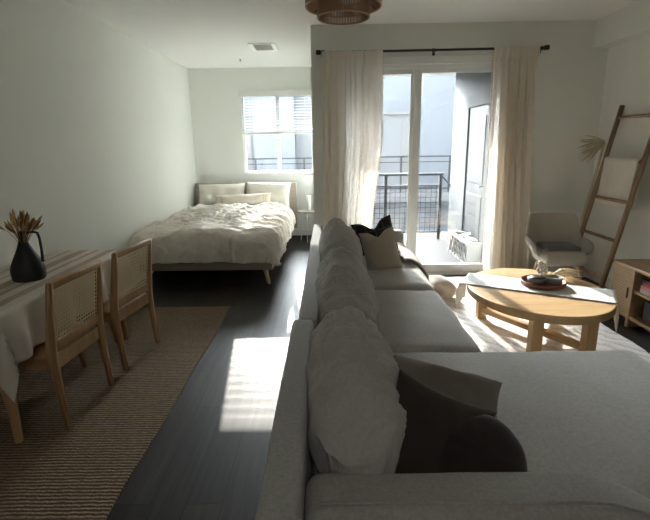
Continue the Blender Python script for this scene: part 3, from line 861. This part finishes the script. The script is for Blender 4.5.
# runner: strip across the oval
ra = math.atan2(-.50, .90)
t = thing('table_runner', 'white woven table runner with fringed ends across the coffee table', 'table runner', (CX + .0, CY + .03, CZ + .003), ra)
RL = .545
b = BM()
def run_fn(a, c):
    s = -RL - .03 + (2 * RL + .06) * a; y = -.175 + .35 * c
    e = 0
    x = s; z = .0015 + .0015 * fbm((s * 9, y * 9, 0), 1, 2)
    lim = RL - .012
    if abs(s) > lim:
        k = abs(s) - lim; x = math.copysign(lim + .008 * math.sin(min(1, k / .012) * PI / 2), s); z -= max(0, k - .004)
    return Vector((x, y, z))
grid_surface(b, 60, 12, run_fn)
o = link_mesh('runner_cloth', b, M['runner'], t, True); solidify(o, .0025, 1)
for sgn in (-1, 1):
    b = BM()
    for i in range(40):
        y = -.173 + .346 * i / 39; q = rnd.uniform(-.006, .006)
        add_tube(b, [(sgn * (RL + .002), y, -.03), (sgn * (RL + .010), y + q, -.09), (sgn * (RL + .010), y + q * 1.8, -.20 + q * 2)], .0033, 5)
    link_mesh('fringe', b, M['fringe'], t)

TRX, TRY, TRZ = 1.68, 3.42, CZ + .006
t = thing('serving_tray', 'round red-brown wooden tray on the coffee table runner', 'tray', (TRX, TRY, TRZ))
link_mesh('tray_base', add_lathe(BM(), [(.150, 0), (.160, .006), (.160, .012), (.150, .014)], 40), M['traywood'], t)
b = BM(); add_lathe(b, [(.150, .008), (.162, .008), (.166, .038), (.158, .040), (.150, .014)], 40, cap=False)
link_mesh('tray_rim', b, M['traywood'], t, True)
t = thing('bowl', 'small dark bowl with a pewter foot on the round tray', 'bowl', (TRX - .062, TRY - .025, TRZ + .0145))
link_mesh('bowl_body', add_lathe(BM(), [(.045, 0), (.066, .012), (.072, .055), (.068, .057), (.056, .02), (.01, .012)], 32), M['pewter'], t, True)
link_mesh('bowl_filling', add_lathe(BM(), [(.064, .04), (.056, .058), (.03, .066), (.004, .068)], 24), M['bowl'], t, True)
t = thing('stone_dish', 'grey stoneware dish beside the small bowl on the round tray', 'dish', (TRX + .078, TRY - .015, TRZ + .0145))
link_mesh('dish_body', add_lathe(BM(), [(.04, 0), (.060, .01), (.064, .055), (.060, .057), (.048, .015), (.01, .01)], 32), M['stone'], t, True)
t = thing('flower_sprig', 'sprig of small white blossoms standing between the dishes on the tray', 'flowers', (TRX + .015, TRY + .06, TRZ + .0145))
link_mesh('bud_vase', add_lathe(BM(), [(.022, 0), (.028, .01), (.026, .035), (.012, .055), (.013, .065)], 18), M['stone'], t, True)
b = BM()
for (x, y, z) in ((.0, 0, .12), (.018, .01, .095), (-.018, -.006, .09), (.004, -.014, .075), (-.006, .012, .135)):
    for k in range(6):
        a = 2 * PI * k / 6
        bmesh.ops.create_icosphere(b, subdivisions=1, radius=.013, matrix=Matrix.Translation((x * 1.3 + .017 * math.cos(a), y * 1.3 + .010 * math.sin(a), z + .014 * math.sin(a))))
link_mesh('blossoms', b, M['petal'], t, True)
link_mesh('sprig_stem', add_tube(BM(), [(0, 0, .04), (.002, 0, .13)], .002, 5), M['wheatdark'], t)
t = thing('dried_grass_bundle', 'bundle of pale dried grass lying on the coffee table behind the tray', 'dried grass', (1.83, 3.58, CZ + .02))
b = BM()
for i in range(34):
    a = R(rnd.uniform(-16, 16)); L_ = rnd.uniform(.18, .29); el = rnd.uniform(.01, .09)
    o0 = Vector((rnd.uniform(-.04, 0), rnd.uniform(-.012, .012), rnd.uniform(.0, .016)))
    e_ = o0 + Vector((L_ * math.cos(a), L_ * math.sin(a), el * .4)); m_ = o0.lerp(e_, .5) + Vector((0, 0, el * .5))
    add_tube(b, [o0, m_, e_], [.0018, .0042, .001], 5)
link_mesh('grass_stems', b, M['straw'], t)

# ------------------------------------------------------------------ tub chair
t = thing('tub_chair', 'greige upholstered tub armchair between the curtain and the ladder', 'armchair', (2.32, 4.47, 0), R(-4)); t.scale = (.84, .84, 1.0)
b = BM()
NU, NV = 56, 16
def shell(a, c):
    """a: round the back from left arm tip to right arm tip, c: seat edge to rim"""
    th = R(-22 + 224 * a)                 # 90deg = back (local +y)
    back = max(0, math.sin(th))
    rim = .62 + .20 * max(0, min(1, (back - .45) / .4)) ** 1.0
    rim = .565 + .235 * (lambda q: q * q * (3 - 2 * q))(max(0, min(1, (back - .35) / .5)))
    e_ = min(a, 1 - a) / .16
    if e_ < 1: rim = .46 + (rim - .46) * math.sqrt(max(0, 1 - (1 - e_) ** 2))
    z = .43 + (rim - .43) * c
    rx = .245 + .105 * (c ** .6); ry = .205 + .07 * (c ** .6)
    ex = math.copysign(abs(math.cos(th)) ** .72, math.cos(th)); ey = math.copysign(abs(math.sin(th)) ** .72, math.sin(th))
    y = ey * ry + (.05 * c if back > .3 else 0)
    x = ex * rx * (1 + .10 * max(0, (z - .62) / .2))
    return Vector((x, y, z))
grid_surface(b, NU, NV, shell)
o = link_mesh('shell', b, M['tub'], t, True); solidify(o, .045, 0)
o.modifiers.new('soft', 'SUBSURF').levels = 1; o.modifiers['soft'].render_levels = 1
bm = cushion(.50, .46, .13, .06, 16, .012, .01)
for v in bm.verts: v.co.z += .405; v.co.y -= .015
link_mesh('seat', bm, M['tub'], t, True)
bm = cushion(.40, .34, .05, .024, 12, .012)
for v in bm.verts: v.co.z += .490; v.co.y += .03
link_mesh('seat_pad', bm, M['seatpad'], t, True)
for sx in (-1, 1):
    for sy, y in ((-1, -.15), (1, .15)):
        zf = .0
        link_mesh('leg', add_tube(BM(), [(sx * .16, y, .37), (sx * .235, y * 1.5, zf)], [.019, .012], 10), M['oak'], t)

# ------------------------------------------------------------------ blanket ladder, throw, palm
LX0, LX1, LYF, LYN, LZ = 2.60, 2.955, 4.79, 4.20, 1.86
t = thing('blanket_ladder', 'dark wooden decorative ladder leaning against the right wall', 'ladder')
def lx(z): return LX0 + (LX1 - LX0) * z / LZ
link_mesh('rail', add_tube(BM(), [(lx(0), LYF, .0), (lx(LZ), LYF, LZ)], .0225, 12), M['ladder'], t, True)
link_mesh('rail', add_tube(BM(), [(lx(0), LYN, .0), (lx(LZ), LYN, LZ)], .0225, 12), M['ladder'], t, True)
for z in (.24, .60, .96, 1.33, 1.74):
    link_mesh('rung', add_tube(BM(), [(lx(z), LYN - .012, z), (lx(z), LYF + .012, z)], .0165, 10), M['ladder'], t, True)
b = BM(); zr = 1.33; rx_ = lx(zr)
def blank(a, c):
    y = 4.24 + .51 * a + .004 * math.sin(c * 11)
    s = (c - .5) * .96                  # front (toward room) negative
    arc = .028 * PI
    if abs(s) <= arc / 2:
        q = s / .028; x = rx_ + .028 * math.sin(q); z = zr + .028 * math.cos(q)
    else:
        k = abs(s) - arc / 2
        if s < 0: x = rx_ - .030 - .05 * k + .008 * math.sin(a * 9) ; z = zr - k
        else: x = rx_ + .030 - .10 * k + .008 * math.sin(a * 7 + 1); z = zr - k
    return Vector((x, y, z))
grid_surface(b, 26, 60, blank)
o = link_mesh('knit_blanket', b, M['towel'], None, True); solidify(o, .016, 0)
tag(o, 'folded cream blanket hanging over a rung of the ladder', 'blanket')

t = thing('dried_palm_bundle', 'bundle of dried fan palm fronds leaning in the corner behind the ladder', 'dried palm', (2.80, 5.0, 0))
b = BM(); hub = Vector((.13, -.04, 1.50))
for i in range(7):
    o_ = Vector((rnd.uniform(-.02, .02), rnd.uniform(-.02, .02), 0))
    add_tube(b, [o_ * 1.2, o_ + Vector((.04, .02, .7)), hub + o_ * .5], .006, 6)
link_mesh('stems', b, M['palm'], t)
b = BM()
for i in range(34):
    an = R(168 + 52 * i / 33 + rnd.uniform(-2, 2)); L_ = rnd.uniform(.33, .44)
    dv = Vector((math.cos(an) * .86, -.30 - .15 * rnd.random(), math.sin(an) * .72))
    p0 = hub + Vector((0, 0, rnd.uniform(-.03, .02))); p2 = p0 + dv * L_; p1 = p0.lerp(p2, .5) + Vector((0, 0, .012))
    add_tube(b, [p0, p1, p2], [.004, .008, .0015], 5)
link_mesh('fronds', b, M['palm'], t)
link_mesh('floor_vase', add_lathe(BM(), [(.07, 0), (.085, .02), (.09, .2), (.06, .33), (.045, .36), (.05, .38), (.042, .375), (.038, .34)], 28), M['stone'], t, True)

# ------------------------------------------------------------------ console, books, basket
KX0, KX1, KY0, KY1, KZ = 2.50, 2.955, 2.35, 3.86, .515
t = thing('media_console', 'low oak console with tambour door and open shelves at the right wall', 'cabinet', (0, 0, 0))
b = BM()
grid_pts = []
link_mesh('top_board', box(KX0 - .01, KX1, KY0 - .01, KY1 + .01, KZ - .028, KZ, .006), M['console'], t)
link_mesh('side_panel', box(KX0 + .005, KX1, KY1 - .02, KY1, .07, KZ - .028), M['console'], t)
link_mesh('side_panel', box(KX0 + .005, KX1, KY0, KY0 + .02, .07, KZ - .028), M['console'], t)
link_mesh('divider', box(KX0 - .004, KX1 - .02, 3.575, 3.605, .0, KZ - .028, .003), M['console'], t)
link_mesh('bottom_board', box(KX0 + .005, KX1, KY0 + .02, KY1 - .02, .07, .095), M['console'], t)
link_mesh('shelf', box(KX0 + .012, KX1 - .02, KY0 + .02, 3.575, .30, .32), M['console'], t)
link_mesh('back_board', box(KX1 - .02, KX1, KY0 + .02, KY1 - .02, .095, KZ - .028), M['console'], t)
dr = link_mesh('door', box(KX0, KX0 + .018, 3.607, KY1 - .003, .10, KZ - .032, .003), M['tambour'], t)
link_mesh('handle', box(KX0 - .010, KX0 + .002, 3.625, 3.637, .24, .33, .003), M['blackmetal'], dr)
for x in (KX0 + .04, KX1 - .05):
    for y in (KY0 + .04, KY1 - .04):
        link_mesh('leg', box(x - .018, x + .018, y - .018, y + .018, 0, .072), M['console'], t)
zc = .3205
for i, (h_, w_, l_, mk, lab) in enumerate(((.034, .20, .27, 'book_white', 'off-white book at the bottom of the stack on the console shelf'),
                                          (.026, .19, .26, 'book_pink', 'dusty pink book second from the bottom of the console stack'),
                                          (.028, .19, .25, 'book_red', 'red book third from the bottom of the console stack'),
                                          (.022, .17, .24, 'book_black', 'black book on top of the console shelf stack'))):
    r_ = thing('book', lab, 'book', (KX0 + .035 + w_ / 2, 3.40 + (.01 * (i % 2)), zc), R(rnd.uniform(-3, 3)), 'books stacked on the console shelf')
    b = BM(); add_box(b, -w_ / 2, w_ / 2, -l_ / 2, l_ / 2, 0, .003); add_box(b, -w_ / 2, w_ / 2, -l_ / 2, l_ / 2, h_ - .003, h_); add_box(b, -w_ / 2, -w_ / 2 + .003, -l_ / 2, l_ / 2, .003, h_ - .003)
    link_mesh('cover', b, M[mk], r_)
    link_mesh('pages', box(-w_ / 2 + .003, w_ / 2 - .006, -l_ / 2 + .005, l_ / 2 - .005, .003, h_ - .003), M['paper'], r_)
    zc += h_ + .0005
b = BM(); add_box(b, 0, .30, 0, .30, 0, .165, .02, 3)
bt = [f for f in b.faces if f.calc_center_median().z > .16 and f.normal.z > .9]
bmesh.ops.inset_region(b, faces=bt, thickness=.018, depth=0); 
for f in bt:
    for v in f.verts: v.co.z -= .12
o = link_mesh('storage_basket', b, M['basket'], None); o.location = (KX0 + .05, 3.20, .0955)
tag(o, 'black woven storage basket on the lowest console shelf', 'basket')

# ------------------------------------------------------------------ balcony and what lies beyond
BWX = 1.95
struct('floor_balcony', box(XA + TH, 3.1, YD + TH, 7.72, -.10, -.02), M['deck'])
struct('ceiling_balcony', box(XA + TH, 3.1, YD + TH, 7.80, 2.56, 2.75), M['trimw'])
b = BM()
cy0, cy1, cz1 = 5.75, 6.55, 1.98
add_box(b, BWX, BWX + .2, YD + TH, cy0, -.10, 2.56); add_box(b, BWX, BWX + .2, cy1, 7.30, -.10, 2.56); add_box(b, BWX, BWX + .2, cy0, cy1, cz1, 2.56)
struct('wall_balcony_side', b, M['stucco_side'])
dd = struct('door_2', box(BWX + .02, BWX + .09, cy0, cy1, -.02, cz1), M['closet'])
b = BM()
for z0, z1 in ((.15, .85), (1.0, 1.85)): add_box(b, BWX + .012, BWX + .02, cy0 + .1, cy1 - .1, z0, z1, .004, 1)
link_mesh('door_panel', b, M['closet'], dd)
link_mesh('door_handle', add_tube(BM(), [(BWX + .02, cy0 + .07, .98), (BWX - .03, cy0 + .07, .98), (BWX - .03, cy0 + .17, .98)], .008, 8), M['pewter'], dd)

t = thing('balcony_railing', 'grey metal railing with wire mesh at the edge of the balcony', 'railing', (0, 7.32, -.02))
for z in (1.07, .96):
    pass
link_mesh('top_rail', box(.02, 1.84, -.022, .022, 1.05, 1.085, .004), M['rail'], t)
link_mesh('bottom_rail', box(.02, 1.84, -.012, .012, .13, .155), M['rail'], t)
link_mesh('upper_bar', box(.02, 1.80, -.010, .010, .88, .90), M['rail'], t)
for x in (.04, .93, 1.80):
    link_mesh('post', box(x - .024, x + .024, -.024, .024, 0, 1.05), M['rail'], t)
b = BM()
x = .10
while x < 1.76:
    add_tube(b, [(x, 0, .15), (x, 0, .885)], .0048, 4, False); x += .082
z = .21
while z < .88:
    add_tube(b, [(.06, 0, z), (1.78, 0, z)], .0048, 4, False); z += .082
link_mesh('wire_mesh', b, M['rail'], t)
link_mesh('brace', add_tube(BM(), [(1.80, 0, 1.06), (1.945, -.12, .88)], .010, 6), M['rail'], t)

t = thing('lattice_box', 'low white lattice box along the side wall of the balcony', 'planter', (1.76, 5.62, -.02))
b = BM(); add_box(b, .02, .18, .02, .86, 0, .26)
link_mesh('liner', b, M['closet'], t)
b = BM()
for k in range(7):
    y = .02 + k * .14
    for sgn in (-1, 1):
        yy0, yy1 = y, y + sgn * .26
        if min(yy0, yy1) < -.02 or max(yy0, yy1) > .90: continue
        add_tube(b, [(.0 + .006 * sgn, yy0, .0), (.0 + .006 * sgn, yy1, .30)], .010, 5)
add_box(b, -.01, .02, 0, .88, .28, .32); add_box(b, -.01, .02, 0, .88, 0, .03); add_box(b, .0, .18, 0, .02, 0, .31); add_box(b, .0, .18, .86, .88, 0, .31)
link_mesh('lattice', b, M['outdoor'], t)
for i, (y, rz) in enumerate(((.15, 14), (.42, -20), (.68, 9))):
    b = BM(); add_box(b, -.07, .07, -.05, .05, -.008, .008, mtx=Matrix.Translation((.09, y, .335)) @ Euler((R(14 - 9 * i), R(rz), R(rz))).to_matrix().to_4x4())
    link_mesh('loose_board', b, M['outdoor'], t)

# unseen storeys and flats of this block, plus masses added to block sky light
b = BM()
add_box(b, -16, 16, YF - TH, YD + TH, H + .14, 22)
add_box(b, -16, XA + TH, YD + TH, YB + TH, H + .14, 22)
add_box(b, XL - .4, XA + TH - .01, YB + TH + .001, YB + TH + 1.7, 3.06, 3.16)  # unseen overhang, added to cut the high sky over the bed window
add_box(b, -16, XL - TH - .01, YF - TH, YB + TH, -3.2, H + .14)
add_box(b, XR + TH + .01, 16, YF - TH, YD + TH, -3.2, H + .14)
add_box(b, 6.2, 16, YD + TH, 14.3, -3.2, 22); add_box(b, 2.5, 45, 22, 30, -3.2, 15)  # unseen wing and far tower, added to block side sky from the left wall
struct('wall_outside_skyblock', b, M['brick'])

# opposite building
YO = 14.5
t = thing('apartment_building', 'pale apartment block with open walkways facing the balcony', 'building')
link_mesh('upper_wall', box(-20, 6.15, YO, YO + 3, 2.42, 3.58), M['stucco_blue'], t)
link_mesh('lower_wall', box(-20, 6.15, YO - .12, YO + 3, -3.2, 2.42), M['stucco_grey'], t)
link_mesh('roof_edge', box(-20, 6.15, YO - .06, YO + 3, 3.58, 3.66), M['stucco'], t)
link_mesh('ledge', box(-20, 6.15, YO - .2, YO, 2.38, 2.46), M['stucco'], t)
link_mesh('walkway_slab', box(-20, 6.15, YO - 1.5, YO - .12, -.08, .17), M['slab'], t)
for x in (-1.55, 3.4):
    link_mesh('pilaster', box(x - .6, x + .6, YO - .5, YO - .12, -3.2, 3.58), M['stucco_blue'], t)
for px in (-3.2, -1.9, .4, 2.3):
    f_ = link_mesh('apartment_door', box(px, px + .9, YO - .15, YO - .12, .17, 2.2), M['stucco'], t)
link_mesh('wall_light', box(1.66, 1.86, YO - .22, YO - .12, 2.22, 2.36), M['slab'], t)
t = thing('walkway_railing', 'dark metal walkway railing on the opposite apartment block', 'railing', (0, YO - 1.45, .17))
link_mesh('top_rail', box(-9, 6.1, -.02, .02, .98, 1.02), M['rail'], t); link_mesh('mid_rail', box(-9, 6.1, -.015, .015, .84, .865), M['rail'], t)
link_mesh('bottom_rail', box(-9, 6.1, -.015, .015, .10, .13), M['rail'], t)
for k in range(11):
    x = -8.8 + k * 1.36
    link_mesh('post', box(x - .022, x + .022, -.02, .02, 0, .98), M['rail'], t)
struct('ground', box(-40, 40, 5.4, 60, -3.4, -3.2), M['ground'])

# ------------------------------------------------------------------ light
FILL = 8.0
SKY_BACK, SKY_FRONT = .8, 74.0
sc = bpy.context.scene
wd = bpy.data.worlds.new('sky'); sc.world = wd; wd.use_nodes = True
nt = wd.node_tree; bg = nt.nodes['Background']
tc = nt.nodes.new('ShaderNodeTexCoord'); sp = nt.nodes.new('ShaderNodeSeparateXYZ'); nt.links.new(tc.outputs['Generated'], sp.inputs[0])
mr = nt.nodes.new('ShaderNodeMapRange'); mr.interpolation_type = 'SMOOTHSTEP'      # hazy sky, brighter on the sun's side
for k, v in zip(('From Min', 'From Max', 'To Min', 'To Max'), (.1, .8, SKY_BACK, SKY_FRONT)): mr.inputs[k].default_value = v
nt.links.new(sp.outputs['Y'], mr.inputs['Value']); nt.links.new(mr.outputs[0], bg.inputs['Strength'])
bg.inputs['Color'].default_value = (.93, .97, 1, 1)
sd = bpy.data.lights.new('sun', 'SUN'); sd.energy = 5.4; sd.angle = R(.35); sd.color = (1, .93, .83)
so = bpy.data.objects.new('sun', sd); COL.objects.link(so)
dirv = Vector((.130, -1, -.405)).normalized()          # travel direction of the sunlight
so.rotation_euler = dirv.to_track_quat('-Z', 'Y').to_euler(); so.location = (-3, 20, 9)
def portal(name, x0, x1, z0, z1, y):
    l = bpy.data.lights.new(name, 'AREA'); l.shape = 'RECTANGLE'; l.size = x1 - x0; l.size_y = z1 - z0
    l.cycles.is_portal = True
    o = bpy.data.objects.new(name, l); COL.objects.link(o); o.location = ((x0 + x1) / 2, y, (z0 + z1) / 2); o.rotation_euler = (R(-90), 0, 0)
portal('window_daylight', WX0, WX1, WZ0, WZ1, YB + .17)
portal('door_daylight', DX0, DX1, 0, DZ1, YD + .18)

fl = bpy.data.lights.new('added_fill_light', 'AREA'); fl.shape = 'DISK'; fl.size = .6; fl.energy = FILL; fl.color = (1, .95, .88)  # fill light added behind the camera, stands for no fixture
fo = bpy.data.objects.new('added_fill_light', fl); COL.objects.link(fo); fo.location = (.2, -1.4, H - .02)

# ------------------------------------------------------------------ camera
cd = bpy.data.cameras.new('camera'); co = bpy.data.objects.new('camera', cd); COL.objects.link(co); sc.camera = co
cd.sensor_fit = 'HORIZONTAL'; cd.sensor_width = 36; cd.lens = 36 * 454.93 / 650; cd.clip_start = .02
p, yw, ro = .247602593, -.00737560545, .0150092374
fw = Vector((math.sin(yw) * math.cos(p), math.cos(yw) * math.cos(p), -math.sin(p))); rt = Vector((math.cos(yw), -math.sin(yw), 0))
dn = fw.cross(rt); r2 = rt * math.cos(ro) + dn * math.sin(ro); d2 = dn * math.cos(ro) - rt * math.sin(ro)
co.matrix_world = Matrix.Translation((0, 0, 1.52)) @ Matrix((r2, -d2, -fw)).transposed().to_4x4()

vs = sc.view_settings; vs.view_transform = 'Standard'; vs.look = 'None'; vs.gamma = 1; vs.use_curve_mapping = False
vs.exposure = 1.28
sc.cycles.diffuse_bounces = 12; sc.cycles.max_bounces = 16; sc.cycles.transparent_max_bounces = 16
